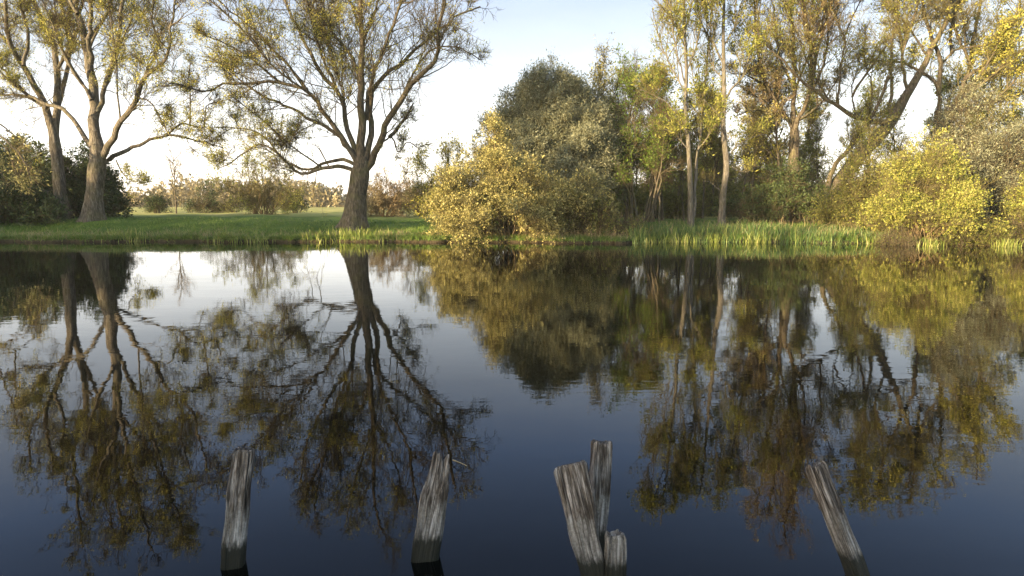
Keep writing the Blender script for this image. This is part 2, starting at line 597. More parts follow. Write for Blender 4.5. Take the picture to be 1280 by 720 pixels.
def hero_tree(name, label, cat, group, Y, trunk, tr, limbs, bark, twig, leaf, opts, seed, flare=0.35, extra_limbs=0):
    """tree drawn from its limbs; radii are given in photo pixels"""
    rng = np.random.default_rng(seed)
    T = limb_points(trunk, Y)
    x, y = T[0][0], T[0][1]
    T[0][2] = float(ground_z(x, y)) - 0.15
    base = np.array([x, y, float(ground_z(x, y))])
    root = empty(name, base, label, cat, group)
    s = Y * PX
    tp = catmull(T, 34)
    rad = np.interp(np.linspace(0, 1, 34), np.linspace(0, 1, len(tr)), tr) * s
    trunk_mesh(tp, rad, 28, flare, 0.08, seed).build("trunk", M[bark], root, base)
    paths, lens = [], []
    for i, (sp, r0, r1) in enumerate(limbs):
        P = limb_points(sp, Y)
        # real depth: each limb leans toward or away from the viewer as it leaves the trunk
        L = np.linalg.norm(np.diff(P, axis=0), axis=1).sum()
        dz = rng.uniform(-0.45, 0.45)
        if len(sp[0]) < 3:
            f = np.linspace(0, 1, len(P)) ** 1.3
            for j in range(len(P)):
                P[j] = at(sp[j][0], sp[j][1], Y + dz * L * f[j])
        c = catmull(P, 22)
        c[1:] += rng.normal(size=(21, 3)) * 0.020 * L / 5
        r = (r1 + (r0 * 0.70 - r1) * (1 - np.linspace(0, 1, 22)) ** 1.35) * s
        trunk_mesh(c, r, 12, 0.0, 0.06, seed + i).build("limb", M[bark], root, base)
        paths.append(c)
        lens.append(L)
    # unseen-side limbs so that the crown is round in depth too
    for i in range(extra_limbs):
        src = limbs[rng.integers(len(limbs))]
        k = rng.integers(len(paths))
        b = paths[k]
        st = b[rng.integers(2, 8)]
        d = norm(b[-1] - b[0])
        d = norm(np.array([d[0] * 0.6, rng.choice([-1, 1]) * rng.uniform(0.4, 0.9), abs(d[2]) + 0.35]))
        L = lens[k] * rng.uniform(0.55, 0.85)
        c = walk(rng, st[None], d[None], np.array([L]), 21, 0.07, 0.03)[0]
        r = np.linspace(src[1] * 0.5, src[2] * 0.8, 22) * s
        trunk_mesh(c, r, 10, 0.0, 0.06, seed + 50 + i).build("limb", M[bark], root, base)
        paths.append(c)
        lens.append(L)
    tw, fo = MB(), MB()
    fine_growth(rng, np.stack(paths), np.array(lens), tw, fo, dict(opts, seed=seed))
    tw.build("twigs", M[twig], root, base)
    fo.build("leaves", M[leaf], root, base, False)
    return root


def bush(name, label, cat, group, centre, size, bark, twig, leaf, seed, stems=40, opts=None, shape=None, lean=0.0, low=0.0, z0=None, base_r=0.25):
    """multi-stemmed shrub: stems fan from the ground to points of a lumpy envelope.
    centre (x,y) on the ground; size (rx, ry, height)"""
    rng = np.random.default_rng(seed)
    o = dict(gap=0.22, t0=0.3, rel=0.5, lmax=1.3, m3=3, m4=2, up=0.15, trop=0.02, leaf=0.11, leaf_n=2, bare=-0.6, scatter=0.08)
    o.update(opts or {})
    x, y = centre
    z = float(ground_z(x, y)) if z0 is None else z0
    base = np.array([x, y, max(z, -0.4)])
    root = empty(name, base, label, cat, group)
    rx, ry, h = size
    # targets on the envelope
    th = rng.uniform(0, 2 * np.pi, stems)
    el = np.arcsin(rng.uniform(low, 1.0, stems))
    rr = rng.uniform(o.get("fill", 0.55), 1.0, stems) ** 0.5
    u = np.stack([np.cos(th) * np.cos(el), np.sin(th) * np.cos(el), np.sin(el)], 1)
    rr = rr * (1 + o.get("lump", 0.24) * hash_noise(u * 2.2, seed) + 0.12 * hash_noise(u * 5, seed + 3))
    rr = rr * np.where(rng.random(stems) < 0.18, 1 + o.get("spike", 0.12), 1.0)
    tgt = u * rr[:, None] * np.array([rx, ry, h])
    tgt[:, 0] += lean * tgt[:, 2] / h
    tgt += base
    b0 = base + np.stack([np.cos(th) * rx * base_r * rng.uniform(0, 1, stems), np.sin(th) * ry * base_r * rng.uniform(0, 1, stems), np.full(stems, -0.1)], 1)
    mid = b0 * 0.5 + tgt * 0.5 + UP * 0.18 * h * (1 - u[:, 2:3]) + rng.normal(size=(stems, 3)) * 0.05 * h
    t = np.linspace(0, 1, 9)[None, :, None]
    pts = b0[:, None] * (1 - t) ** 2 + 2 * mid[:, None] * t * (1 - t) + tgt[:, None] * t ** 2
    pts[:, 1:] += rng.normal(size=(stems, 8, 3)) * 0.03 * h / 3
    L = np.linalg.norm(np.diff(pts, axis=1), axis=2).sum(1)
    st, tw, fo = MB(), MB(), MB()
    tubes(st, pts, 0.006 * L + o.get("stem_r", 0.012), np.full(stems, 0.007), 6)
    fine_growth(rng, pts, L, tw, fo, dict(o, seed=seed))
    st.build("stems", M[bark], root, base)
    tw.build("twigs", M[twig], root, base)
    fo.build("leaves", M[leaf], root, base, False)
    return root


def slim_tree(name, label, cat, group, loc, h, spread, r, bark, twig, leaf, seed, opts=None, nl=22, lean=(0, 0), t_lo=0.25):
    """single-stem tree grown automatically"""
    rng = np.random.default_rng(seed)
    base = np.array([loc[0], loc[1], float(ground_z(loc[0], loc[1]))])
    root = empty(name, base, label, cat, group)
    d = norm(np.array([[lean[0], lean[1], 1.0]]))
    T = walk(rng, base[None] - UP * 0.15, d, np.array([h]), 27, 0.035, 0.03)[0]
    rad = r * (1 - np.linspace(0, 1, 28) * 0.88)
    trunk_mesh(T, rad, 12, 0.3, 0.07, seed).build("trunk", M[bark], root, base)
    p, dd, par, t = spawn(rng, T[None], np.array([nl]), t_lo, 0.97, 35, 65, 0.35)
    L = spread * (1.25 - t) * rng.uniform(0.6, 1.2, nl) + 0.4
    c = walk(rng, p, dd, L, 10, 0.09, 0.05)
    lb = MB()
    tubes(lb, c, 0.012 * L + 0.01, np.full(nl, 0.008), 6)
    lb.build("branches", M[bark], root, base)
    tw, fo = MB(), MB()
    o = dict(gap=0.5, rel=0.4, lmax=1.8, m3=3, m4=3, bare=0.1)
    o.update(opts or {})
    cc = np.concatenate([c, T[None][:, np.linspace(12, 27, 11).astype(int)]])
    fine_growth(rng, cc, np.concatenate([L, [h * 0.5]]), tw, fo, dict(o, seed=seed))
    tw.build("twigs", M[twig], root, base)
    fo.build("leaves", M[leaf], root, base, False)
    return root


def gx(px, Y):
    return (px - 640) / F * (Y * CP + 0.02 * Y)  # x of a pixel column near the horizon at distance Y


# ---- the big willow in the middle of the left bank
hero_tree(
    "willow_tree", "big spreading willow with thick grey trunk leaning right on open grass", "tree", None, 31,
    [(442, 279), (445, 250), (449, 225), (452, 206), (452, 196)], [15.5, 12.6, 11.3, 11, 7],
    [
        ([(457, 212), (468, 193), (478, 168), (484, 150), (503, 121), (524, 97), (546, 69), (550, 34), (556, 0), (560, -40)], 6.5, 1.5),
        ([(455, 206), (463, 170), (464, 129), (472, 105), (503, 77), (541, 43), (576, 19), (600, 8)], 6, 1.0),
        ([(452, 207), (452, 160), (452, 129), (451, 73), (450, 34), (451, 0), (448, -60), (455, -115)], 8, 1.4),
        ([(449, 204), (436, 164), (425, 120), (399, 90), (386, 60), (369, 30), (356, 0), (345, -50)], 5, 1.2),
        ([(447, 204), (412, 151), (386, 116), (348, 103), (305, 103), (266, 112), (240, 113), (212, 104)], 5, 0.8),
        ([(447, 206), (430, 178), (408, 160), (369, 138), (330, 121), (300, 100), (278, 80)], 4.2, 0.8),
        ([(446, 216), (436, 211), (425, 208), (399, 211), (373, 217), (348, 192), (326, 181), (300, 195), (279, 209)], 4, 0.7),
        ([(448, 208), (434, 201), (421, 200), (400, 206), (382, 211), (355, 200), (330, 170), (300, 160), (270, 160)], 3.4, 0.6),
        ([(451, 110), (441, 74), (415, 40), (382, 0), (360, -40), (350, -70)], 3.4, 0.9),
        ([(458, 150), (463, 110), (477, 66), (498, 13), (505, -40), (512, -90)], 3.6, 1.0),
        ([(474, 180), (490, 172), (498, 190), (510, 178), (525, 188)], 1.8, 0.5),
        ([(503, 121), (520, 85), (545, 60), (575, 60), (600, 75)], 2.2, 0.6),
        ([(425, 120), (400, 60), (385, 10), (372, -40), (362, -80)], 2.6, 0.8),
        ([(386, 116), (350, 70), (320, 40), (290, 15), (262, -10)], 2.6, 0.7),
        ([(348, 103), (310, 70), (275, 52), (245, 40)], 2.2, 0.6),
        ([(451, 60), (470, 10), (485, -40), (478, -90)], 2.5, 0.8),
        ([(450, 34), (430, -20), (415, -70), (405, -105)], 2.5, 0.8),
    ],
    "bark_willow", "twig_brown", "leaf_yellow",
    dict(gap=0.26, rel=0.36, lmax=2.8, m3=5.2, m4=6, bare=-0.2, leaf=0.055, leaf_n=4, t0=0.18, up=0.22, r4=0.0085, r3=0.011,
         where=lambda p: np.clip(0.70 - (p[:, 0] + 8.0) * 0.11 + 0.6 * (p[:, 2] < 6.5) * (p[:, 0] < -8.6), 0.28, 1.0)), 11, 0.38, 6)

# ---- pair of old trees at the left
hero_tree(
    "old_tree", "old tree with pale thick trunk and low limb reaching right, left of the bright gap", "tree", None, 32,
    [(117, 273), (118, 245), (121, 215), (123, 195), (119, 164)], [12, 9.6, 9.8, 9, 5.6],
    [
        ([(119, 185), (118, 150), (117, 116), (108, 56), (97, 17), (94, -30), (90, -90), (87, -150)], 9.5, 1.6),
        ([(122, 140), (133, 103), (142, 77), (149, 34), (155, 0), (165, -70), (174, -140)], 4.2, 1.2),
        ([(126, 200), (130, 190), (144, 168), (155, 146), (172, 121), (181, 95), (207, 77), (211, 60), (216, 20), (222, -20)], 6, 0.9),
        ([(127, 204), (133, 200), (164, 185), (207, 170), (241, 174), (280, 186)], 4.5, 0.7),
        ([(207, 170), (228, 155), (254, 159), (258, 133), (280, 125)], 2, 0.5),
        ([(119, 190), (112, 181), (97, 159), (82, 138), (56, 129), (26, 112), (0, 82), (-25, 60)], 4.6, 1.0),
        ([(114, 80), (113, 50), (113, 0), (117, -70), (123, -150)], 4, 1.2),
        ([(114, 125), (105, 108), (86, 82), (78, 60), (70, 20), (66, -30)], 3, 0.8),
        ([(145, 200), (152, 215), (165, 226), (183, 228)], 1.2, 0.35),
        ([(172, 121), (190, 130), (206, 160), (215, 172)], 1.4, 0.5),
        ([(108, 56), (130, 20), (150, -30), (162, -90), (176, -150)], 3, 0.8),
        ([(181, 95), (196, 60), (190, 20), (198, -30)], 2.2, 0.7),
        ([(97, 17), (70, -30), (55, -80)], 3, 0.8),
    ],
    "bark_grey", "twig_brown", "leaf_yellow",
    dict(gap=0.26, rel=0.36, lmax=2.6, m3=5.2, m4=6, bare=-0.08, leaf=0.058, leaf_n=4, t0=0.22, up=0.2, r4=0.0085, r3=0.011), 23, 0.45, 5)

hero_tree(
    "forked_tree", "dark twin-forked old tree leaning left at the far left among bushes", "tree", None, 34,
    [(79, 270), (75, 240), (72, 205), (68, 172), (62, 148)], [9, 7, 6.6, 6.2, 4.2],
    [
        ([(63, 156), (54, 128), (47, 116), (30, 82), (13, 56), (0, 43), (-18, 10), (-25, -40)], 6.5, 1.2),
        ([(68, 172), (71, 140), (71, 112), (69, 65), (56, 30), (41, 0), (33, -70), (24, -160)], 6.5, 1.4),
        ([(65, 158), (80, 110), (84, 60), (75, 0), (70, -70), (74, -160)], 4, 1.2),
        ([(77, 262), (65, 245), (43, 232), (22, 207), (10, 190)], 4.5, 1.2),
        ([(58, 135), (30, 120), (0, 118), (-30, 110)], 3, 0.9),
        ([(70, 90), (95, 40), (105, -10), (112, -60)], 3, 0.9),
        ([(30, 82), (35, 40), (22, -10), (20, -70)], 3, 0.9),
    ],
    "bark_grey", "twig_brown", "leaf_yellow",
    dict(gap=0.26, rel=0.36, lmax=2.6, m3=5.2, m4=6, bare=-0.08, leaf=0.058, leaf_n=4, t0=0.22, up=0.2, r4=0.0085, r3=0.011), 31, 0.4, 4)

# ---- two pale-trunked slim trees on the right
slim_o = dict(gap=0.26, rel=0.5, lmax=1.8, m3=4.5, m4=4, bare=-0.1, leaf=0.10, leaf_n=2, up=0.4, trop=0.09, t0=0.15)
hero_tree(
    "poplar_tree", "slim pale-trunked twin-stemmed tree rising from the reeds, left of its neighbour", "tree", None, 31,
    [(864, 282), (863, 240), (861, 187), (857, 133), (858, 89), (856, 44), (855, 0), (853, -60), (850, -110)], [4.2, 3.1, 2.7, 2.3, 2.0, 1.7, 1.5, 1.1, 0.7],
    [
        ([(867, 272), (871, 222), (873, 187), (878, 147), (880, 107), (885, 60), (890, 10), (893, -40)], 3.0, 0.7),
        ([(859, 120), (840, 85), (825, 50), (815, 10)], 1.5, 0.5),
        ([(858, 90), (872, 50), (880, 0), (884, -50)], 1.6, 0.5),
        ([(857, 60), (840, 20), (828, -20), (822, -60)], 1.4, 0.5),
        ([(861, 187), (840, 165), (822, 160)], 1.2, 0.4),
        ([(856, 40), (868, -10), (872, -60)], 1.2, 0.4),
        ([(858, 110), (845, 60), (838, 10), (835, -40)], 1.4, 0.5),
        ([(855, 0), (845, -40), (838, -80)], 1.2, 0.4),
        ([(873, 187), (892, 160), (900, 140)], 1.0, 0.4),
        ([(860, 160), (835, 130), (815, 118), (800, 112)], 1.1, 0.4),
    ],
    "bark_pale", "twig_olive", "leaf_lime", dict(slim_o), 41, 0.25, 4)
hero_tree(
    "poplar_tree", "slim pale-trunked single-stemmed tree with a kinked trunk, right of the twin-stemmed one", "tree", None, 31.8,
    [(901, 279), (904, 240), (908, 209), (905, 175), (904, 150), (905, 111), (904, 44), (905, 0), (903, -50), (900, -95)], [4.6, 3.7, 3.4, 2.8, 2.5, 2.2, 1.8, 1.4, 1.0, 0.7],
    [
        ([(905, 124), (918, 108), (930, 92), (940, 58), (950, 10), (955, -30)], 2.0, 0.6),
        ([(904, 80), (892, 55), (880, 35), (870, 0), (865, -40)], 1.7, 0.5),
        ([(904, 60), (920, 30), (928, -10), (932, -60)], 1.5, 0.5),
        ([(907, 200), (925, 180), (945, 170), (960, 168)], 1.1, 0.4),
        ([(905, 150), (885, 130), (872, 118)], 1.2, 0.4),
        ([(903, 240), (896, 235), (888, 228), (878, 226)], 1.3, 0.4),
        ([(904, 100), (890, 80), (885, 40), (880, -10)], 1.3, 0.4),
        ([(905, 20), (893, -20), (885, -60)], 1.2, 0.4),
        ([(908, 205), (930, 215), (945, 210)], 0.8, 0.3),
    ],
    "bark_pale", "twig_olive", "leaf_lime", dict(slim_o), 43, 0.25, 4)

# ---- golden-twigged tree behind the dark bush
hero_tree(
    "willow_tree", "upright golden-twigged tree with dark straight trunk rising behind the dark green bush", "tree", None, 35,
    [(992, 277), (992, 240), (992, 205), (993, 164), (991, 140)], [8.5, 7.2, 6.8, 5.8, 3],
    [
        ([(995, 168), (998, 151), (1011, 120), (1015, 80), (1007, 27), (1005, -40), (1002, -90)], 4, 1),
        ([(991, 165), (985, 152), (971, 142), (940, 138), (918, 147)], 2.6, 0.6),
        ([(992, 150), (991, 133), (993, 67), (989, 0), (988, -70), (986, -110)], 4.2, 1),
        ([(990, 160), (983, 145), (965, 120), (950, 80), (945, 30), (940, -20)], 3.2, 0.8),
        ([(1000, 150), (1025, 130), (1040, 110), (1050, 95)], 2.4, 0.6),
        ([(993, 110), (975, 70), (968, 20), (960, -40)], 2.4, 0.7),
        ([(1011, 120), (1030, 80), (1035, 40), (1030, -20)], 2.2, 0.7),
        ([(985, 150), (960, 110), (935, 95), (915, 92)], 2.0, 0.6),
    ],
    "bark_willow", "twig_tan", "leaf_gold",
    dict(gap=0.22, rel=0.38, lmax=2.4, m3=5.5, m4=5, bare=0.0, leaf=0.08, leaf_n=2, t0=0.2, up=0.32, r4=0.0085, r3=0.011), 53, 0.3, 5)

# ---- the leaning tree and its neighbour at the right
hero_tree(
    "leaning_tree", "tree leaning strongly to the right with a long bare limb sweeping left over the bank", "tree", None, 33,
    [(1020, 276), (1049, 227), (1084, 185), (1111, 155), (1135, 115), (1151, 89)], [9.6, 8.4, 7.8, 7.2, 5.8, 3.8],
    [
        ([(1149, 92), (1165, 60), (1185, 20), (1195, -30), (1198, -80)], 5, 1.2),
        ([(1112, 152), (1104, 153), (1092, 151), (1071, 147), (1035, 124), (1004, 102), (980, 78), (960, 58), (945, 35)], 5, 0.8),
        ([(1048, 133), (1048, 115), (1052, 80), (1055, 49), (1042, 15), (1030, -20)], 2.1, 0.6),
        ([(1055, 49), (1066, 20), (1080, -10), (1085, -40)], 1.4, 0.5),
        ([(1035, 124), (1015, 90), (1000, 50), (985, 20), (975, -20)], 1.8, 0.5),
        ([(1111, 152), (1115, 110), (1113, 70), (1120, 30), (1125, -20), (1128, -70)], 3.2, 1),
        ([(1030, 262), (1040, 213), (1062, 185), (1084, 155), (1100, 125), (1112, 95)], 5, 1.5),
        ([(1135, 115), (1128, 70), (1140, 30), (1150, -10), (1150, -60)], 3, 0.9),
        ([(1084, 155), (1090, 110), (1080, 70), (1085, 30)], 1.7, 0.5),
        ([(1160, 70), (1140, 40), (1120, 15), (1100, -10)], 2, 0.6),
        ([(1070, 147), (1065, 110), (1075, 75), (1072, 50)], 1.2, 0.4),
    ],
    "bark_willow", "twig_olive", "leaf_lime",
    dict(gap=0.25, rel=0.36, lmax=2.4, m3=5, m4=5, bare=-0.1, leaf=0.09, leaf_n=1, t0=0.3, up=0.28, flush=0.5, r4=0.008, r3=0.011), 61, 0.2, 4)
hero_tree(
    "willow_tree", "spreading willow with yellow-leaved upper limbs behind the golden bush at the right", "tree", None, 34,
    [(1184, 276), (1181, 220), (1174, 160), (1173, 138)], [9.5, 8.4, 7, 4.2],
    [
        ([(1173, 145), (1173, 111), (1156, 93), (1133, 80), (1108, 76), (1080, 75)], 4, 0.8),
        ([(1173, 120), (1176, 80), (1162, 40), (1152, 0), (1148, -50)], 4, 1.1),
        ([(1178, 165), (1190, 138), (1205, 105), (1213, 80), (1218, 40), (1225, 0), (1230, -60)], 5, 1.2),
        ([(1188, 142), (1215, 115), (1240, 95), (1265, 70), (1290, 55), (1315, 30)], 4, 1.0),
        ([(1205, 100), (1235, 75), (1260, 40), (1275, 5), (1285, -50)], 3, 0.9),
        ([(1176, 80), (1195, 62), (1220, 58), (1245, 55), (1262, 35), (1282, 12)], 2.0, 0.6),
        ([(1190, 140), (1240, 130), (1275, 118), (1310, 110)], 2.8, 0.9),
        ([(1213, 80), (1195, 40), (1192, 0), (1190, -60)], 2.6, 0.8),
        ([(1185, 190), (1215, 165), (1250, 160), (1290, 170)], 2.5, 0.8),
    ],
    "bark_willow", "twig_olive", "leaf_yellow",
    dict(gap=0.24, rel=0.38, lmax=2.6, m3=5.5, m4=5, bare=-0.15, leaf=0.095, leaf_n=2, t0=0.2, up=0.2, r4=0.008, r3=0.011), 67, 0.3, 6)

OVERHANG = lambda p: np.clip((p[:, 2] - 0.25) / 0.5, 0.03, 1.0)   # the browsed, bare skirt under the boughs

# ---- golden willow bush that overhangs the water, and the tall grey one behind it
bush("willow_bush", "golden willow bush with pale catkins, overhanging the water in the middle of the picture", "shrub", None,
     (-0.05, 27.6), (3.6, 2.1, 4.0), "twig_tan", "twig_olive", "leaf_gold", 71, 95,
     dict(gap=0.17, rel=0.42, lmax=1.4, m3=4, m4=3.3, leaf=0.062, leaf_n=3, bare=-0.25, patch=1.5, flush=0.72, aspect=0.62, t0=0.25, scatter=0.045, up=0.25, lump=0.3), low=0.0, z0=0.1)
bush("grey_willow", "tall rounded grey-green willow standing behind the golden bush", "tree", None,
     (2.1, 34.2), (3.9, 3.0, 7.2), "bark_willow", "twig_olive", "leaf_grey", 73, 230,
     dict(gap=0.26, rel=0.26, lmax=1.6, m3=5, m4=4.5, leaf=0.09, leaf_n=3, bare=-0.7, aspect=0.40, t0=0.4, up=0.3, stem_r=0.02, lump=0.04, fill=0.72, flush=0.8), low=0.22)

# ---- more trees and shrubs of the right bank
bush("bare_tree", "loose half-bare tree with small pale leaves showing above and right of the grey willow", "tree", None,
     (gx(742, 37), 37), (2.6, 2.2, 10.2), "bark_grey", "twig_brown", "leaf_gold", 77, 16,
     dict(gap=0.45, rel=0.16, lmax=1.7, m3=3.5, m4=3.5, leaf=0.10, leaf_n=2, bare=-0.05, t0=0.5, up=0.3, stem_r=0.02), low=0.72, base_r=0.1)
bush("sallow_tree", "bushy fresh green multi-stemmed tree with leaning dark stem right of the grey willow", "tree", None,
     (gx(800, 33), 33), (2.5, 2.5, 6.3), "bark_willow", "twig_brown", "leaf_green", 79, 17,
     dict(gap=0.28, rel=0.30, lmax=1.7, m3=4, m4=4, leaf=0.085, bare=-0.1, up=0.3, t0=0.4, stem_r=0.03), low=0.4, base_r=0.35)
bush("evergreen_bush", "dark green evergreen bush under the upright golden-twigged tree", "shrub", None,
     (gx(972, 33), 33), (2.7, 1.6, 2.5), "bark_willow", "twig_brown", "leaf_dark", 83, 60,
     dict(gap=0.2, rel=0.4, leaf=0.085, leaf_n=3, bare=-0.5, lump=0.5), low=0.0)
bush("golden_bush", "broad sunlit golden-yellow bush arching over the water at the right", "shrub", None,
     (16.7, 26.0), (2.0, 1.8, 3.5), "twig_tan", "twig_olive", "leaf_sallow", 89, 95,
     dict(gap=0.20, rel=0.42, lmax=1.5, m3=4, m4=3.5, leaf=0.058, leaf_n=4, bare=-0.14, patch=1.7, t0=0.3, scatter=0.03, up=0.32, lump=0.28, spike=0.10, flush=0.75, where=OVERHANG), low=0.12)
bush("green_bush", "lower green bush between the reeds and the golden-yellow bush", "shrub", None,
     (gx(1078, 29.5), 29.3), (2.0, 1.7, 3.6), "twig_tan", "twig_olive", "leaf_olive", 91, 60,
     dict(gap=0.2, rel=0.42, leaf=0.08, leaf_n=2, bare=-0.2, lump=0.45), low=0.0)
bush("grey_willow", "wide grey-green willow thicket behind the golden bush at the right edge", "shrub", None,
     (gx(1215, 31), 31), (4.4, 2.6, 5.4), "bark_willow", "twig_brown", "leaf_grey", 97, 100,
     dict(gap=0.26, rel=0.34, lmax=1.6, m3=4, m4=3.4, leaf=0.085, leaf_n=2, bare=-0.4, aspect=0.4), low=0.05)
bush("golden_bush", "golden bush cut by the right edge of the picture, beside the broad one", "shrub", None,
     (21.6, 25.4), (1.5, 1.6, 3.0), "twig_tan", "twig_olive", "leaf_sallow", 99, 60,
     dict(gap=0.20, rel=0.42, lmax=1.5, m3=4, m4=3.5, leaf=0.058, leaf_n=4, bare=-0.14, patch=1.7, t0=0.3, scatter=0.03, up=0.32, lump=0.28, spike=0.10, flush=0.75, where=OVERHANG), low=0.12)
bush("willow_bush", "low brown-stemmed scrub at the foot of the grey willow, right of the golden overhanging bush", "shrub", None,
     (3.5, 27.8), (1.9, 1.2, 1.7), "twig_tan", "twig_brown", "leaf_olive", 101, 40, dict(gap=0.2, leaf=0.08, bare=-0.1), low=0.0)

for lb_, x_, y_, r_, h_, sd_ in [
    ("low dark bramble at the waterline left of the broad golden bush", 15.2, 25.1, 0.8, 0.7, 121),
    ("low dark bramble at the waterline right under the broad golden bush", 18.0, 25.0, 1.3, 1.0, 122),
    ("low dark bramble at the waterline by the right edge of the picture", 20.4, 24.9, 1.2, 1.0, 123),
]:
    bush("bramble_bush", lb_, "shrub", "brambles at the waterline", (x_, y_), (r_, 0.7, h_), "twig_tan", "twig_brown", "leaf_olive", sd_, 34,
         dict(gap=0.16, rel=0.5, leaf=0.07, bare=0.0), low=0.0)

# ---- left-bank shrubs
bush("evergreen_bush", "dark holly-green thicket filling the left edge behind the forked trunk", "shrub", None,
     (gx(25, 35), 35), (3.4, 2.2, 3.9), "bark_willow", "twig_brown", "leaf_dark", 103, 75,
     dict(gap=0.2, rel=0.4, leaf=0.13, leaf_n=3, bare=-0.9), low=0.0)
bush("evergreen_bush", "dark green bush behind the pale thick trunk, left of the bright gap", "shrub", None,
     (gx(118, 36), 36), (2.2, 1.8, 3.6), "bark_willow", "twig_brown", "leaf_dark", 107, 60,
     dict(gap=0.2, rel=0.4, leaf=0.12, leaf_n=3, bare=-0.8), low=0.0)
bush("evergreen_bush", "low dark green bush at the waterside foot of the forked tree", "shrub", None,
     (gx(22, 31.5), 31.5), (2.6, 1.4, 1.7), "bark_willow", "twig_brown", "leaf_dark", 109, 50,
     dict(gap=0.2, rel=0.4, leaf=0.11, leaf_n=3, bare=-0.8), low=0.0)
bush("grey_willow", "grey twiggy willow standing behind the forked tree at the left", "tree", None,
     (gx(35, 39), 39), (4.0, 2.6, 5.0), "bark_willow", "twig_brown", "leaf_olive", 111, 60,
     dict(gap=0.35, rel=0.34, lmax=1.7, m3=4, m4=3.4, leaf=0.085, bare=0.0), low=0.1)
hero_tree(
    "young_willow", "sunlit golden willow sprays drooping at the left edge in front of the dark thicket", "tree", None, 30,
    [(-62, 292), (-58, 230), (-48, 175), (-40, 150)], [6, 5, 4, 3],
    [
        ([(-44, 165), (-25, 158), (0, 170), (20, 188), (32, 205), (40, 232)], 2.2, 0.5),
        ([(-42, 158), (-15, 165), (8, 185), (18, 210), (25, 225)], 2.0, 0.5),
        ([(-45, 170), (-20, 190), (-5, 205), (4, 222)], 1.8, 0.5),
        ([(-40, 152), (-10, 150), (20, 172), (42, 195)], 2.0, 0.5),
        ([(-40, 150), (-35, 110), (-28, 70), (-30, 40)], 2.2, 0.6),
    ],
    "bark_willow", "twig_tan", "leaf_gold",
    dict(gap=0.24, rel=0.25, lmax=0.55, m3=3, m4=2, bare=-0.2, leaf=0.10, leaf_n=2, t0=0.55, up=-0.05, trop=-0.03), 113, 0.2, 2)

# ---- beyond the meadow, left half
field = [
    ("hedge_bush", "small dark hedge bush left of the thin sapling in the meadow", 205, 55, 0.9, 1.7, "leaf_dark", "twig_brown", 0.5),
    ("hedge_bush", "rounded dark hedge bush right of the thin sapling in the meadow", 262, 55, 1.1, 2.3, "leaf_dark", "twig_brown", 0.5),
    ("hedge_bush", "small olive hedge bush nearest the yellow sapling clump", 298, 56, 1.2, 1.6, "leaf_olive", "twig_brown", 0.4),
    ("hedge_bush", "dark hedge bush in the gap left of the big willow's trunk", 374, 54, 0.9, 2.0, "leaf_dark", "twig_brown", 0.5),
    ("young_willow", "pale yellow-green young willow in the meadow under the big willow's left limbs", 335, 48, 2.9, 5.0, "leaf_lime", "twig_olive", 0.05),
    ("bramble_bush", "bare tan-brown scrub just right of the big willow's trunk", 484, 46, 2.3, 3.3, "leaf_tan", "twig_tan", 0.1),
    ("golden_bush", "tall yellow-green sunlit shrub behind the left end of the overhanging golden bush", 565, 42, 2.6, 4.9, "leaf_yellow", "twig_olive", -0.4),
    ("golden_bush", "loose yellow-green shrub low behind the overhanging bush's left edge, nearer the brown scrub", 528, 50, 1.8, 3.6, "leaf_lime", "twig_olive", -0.1),
]
for i, (nm, lb, px, Y, rx, h, lf, tw, bare) in enumerate(field):
    bush(nm, lb, "shrub", None, (gx(px, Y), Y), (rx, rx * 0.8, h), "twig_tan" if tw != "twig_brown" else "bark_willow", tw, lf, 200 + i, 46 if h > 3 else 30,
         dict(gap=0.2, rel=0.4, leaf=0.10, leaf_n=2, bare=bare if lf != "leaf_dark" else -0.4, r3=0.01, r4=0.0075, lump=0.55, fill=0.15, spike=0.35), low=0.05)
slim_tree("sapling", "thin bare sapling alone in the bright meadow gap", "tree", None, (gx(228, 50), 50), 5.0, 1.5, 0.055, "bark_willow", "twig_tan", "leaf_tan", 231,
          dict(gap=0.35, m3=2, m4=2, bare=0.4, leaf=0.06), 16, (-0.03, 0), 0.35)

# ---- distant wood edge beyond the meadow: a mass nobody could count
def far_wood():
    rng = np.random.default_rng(5)
    tw, fo = MB(), MB()
    n = 2600
    x = rng.uniform(-190, 190, n)
    y = 150 + rng.uniform(0, 22, n) + 10 * np.sin(x * 0.03)
    h = (4.6 + 1.6 * np.sin(x * 0.09 + 1) + 1.1 * np.sin(x * 0.23)) * rng.uniform(0.7, 1.15, n)
    p = np.stack([x, y, ground_z(x, y) - 0.2], 1)
    st = walk(rng, p, norm(np.stack([rng.normal(size=n) * 0.1, rng.normal(size=n) * 0.1, np.ones(n)], 1)), h, 5, 0.06, 0.05)
    tubes(fo, st, 0.02 * h, np.full(n, 0.03), 3)
    p3, d3, par, t = spawn(rng, st, np.full(n, 22), 0.12, 1.0, 30, 80, 0.2)
    L = h[par] * 0.26 * (1.2 - 0.7 * t)
    b = walk(rng, p3, d3, L, 3, 0.2, 0.03)
    tubes(fo, b, np.full(len(p3), 0.05), np.full(len(p3), 0.02), 3)
    pp = b[:, 1:].reshape(-1, 3)
    leaf_quads(fo, rng, pp, norm(rng.normal(size=pp.shape)), 0.55, 0.6)
    tag(fo.build("woods", M["leaf_tan"], None, None, False), "tan leafless wood edge beyond the meadow on the horizon", "wood", kind="stuff")


far_wood()

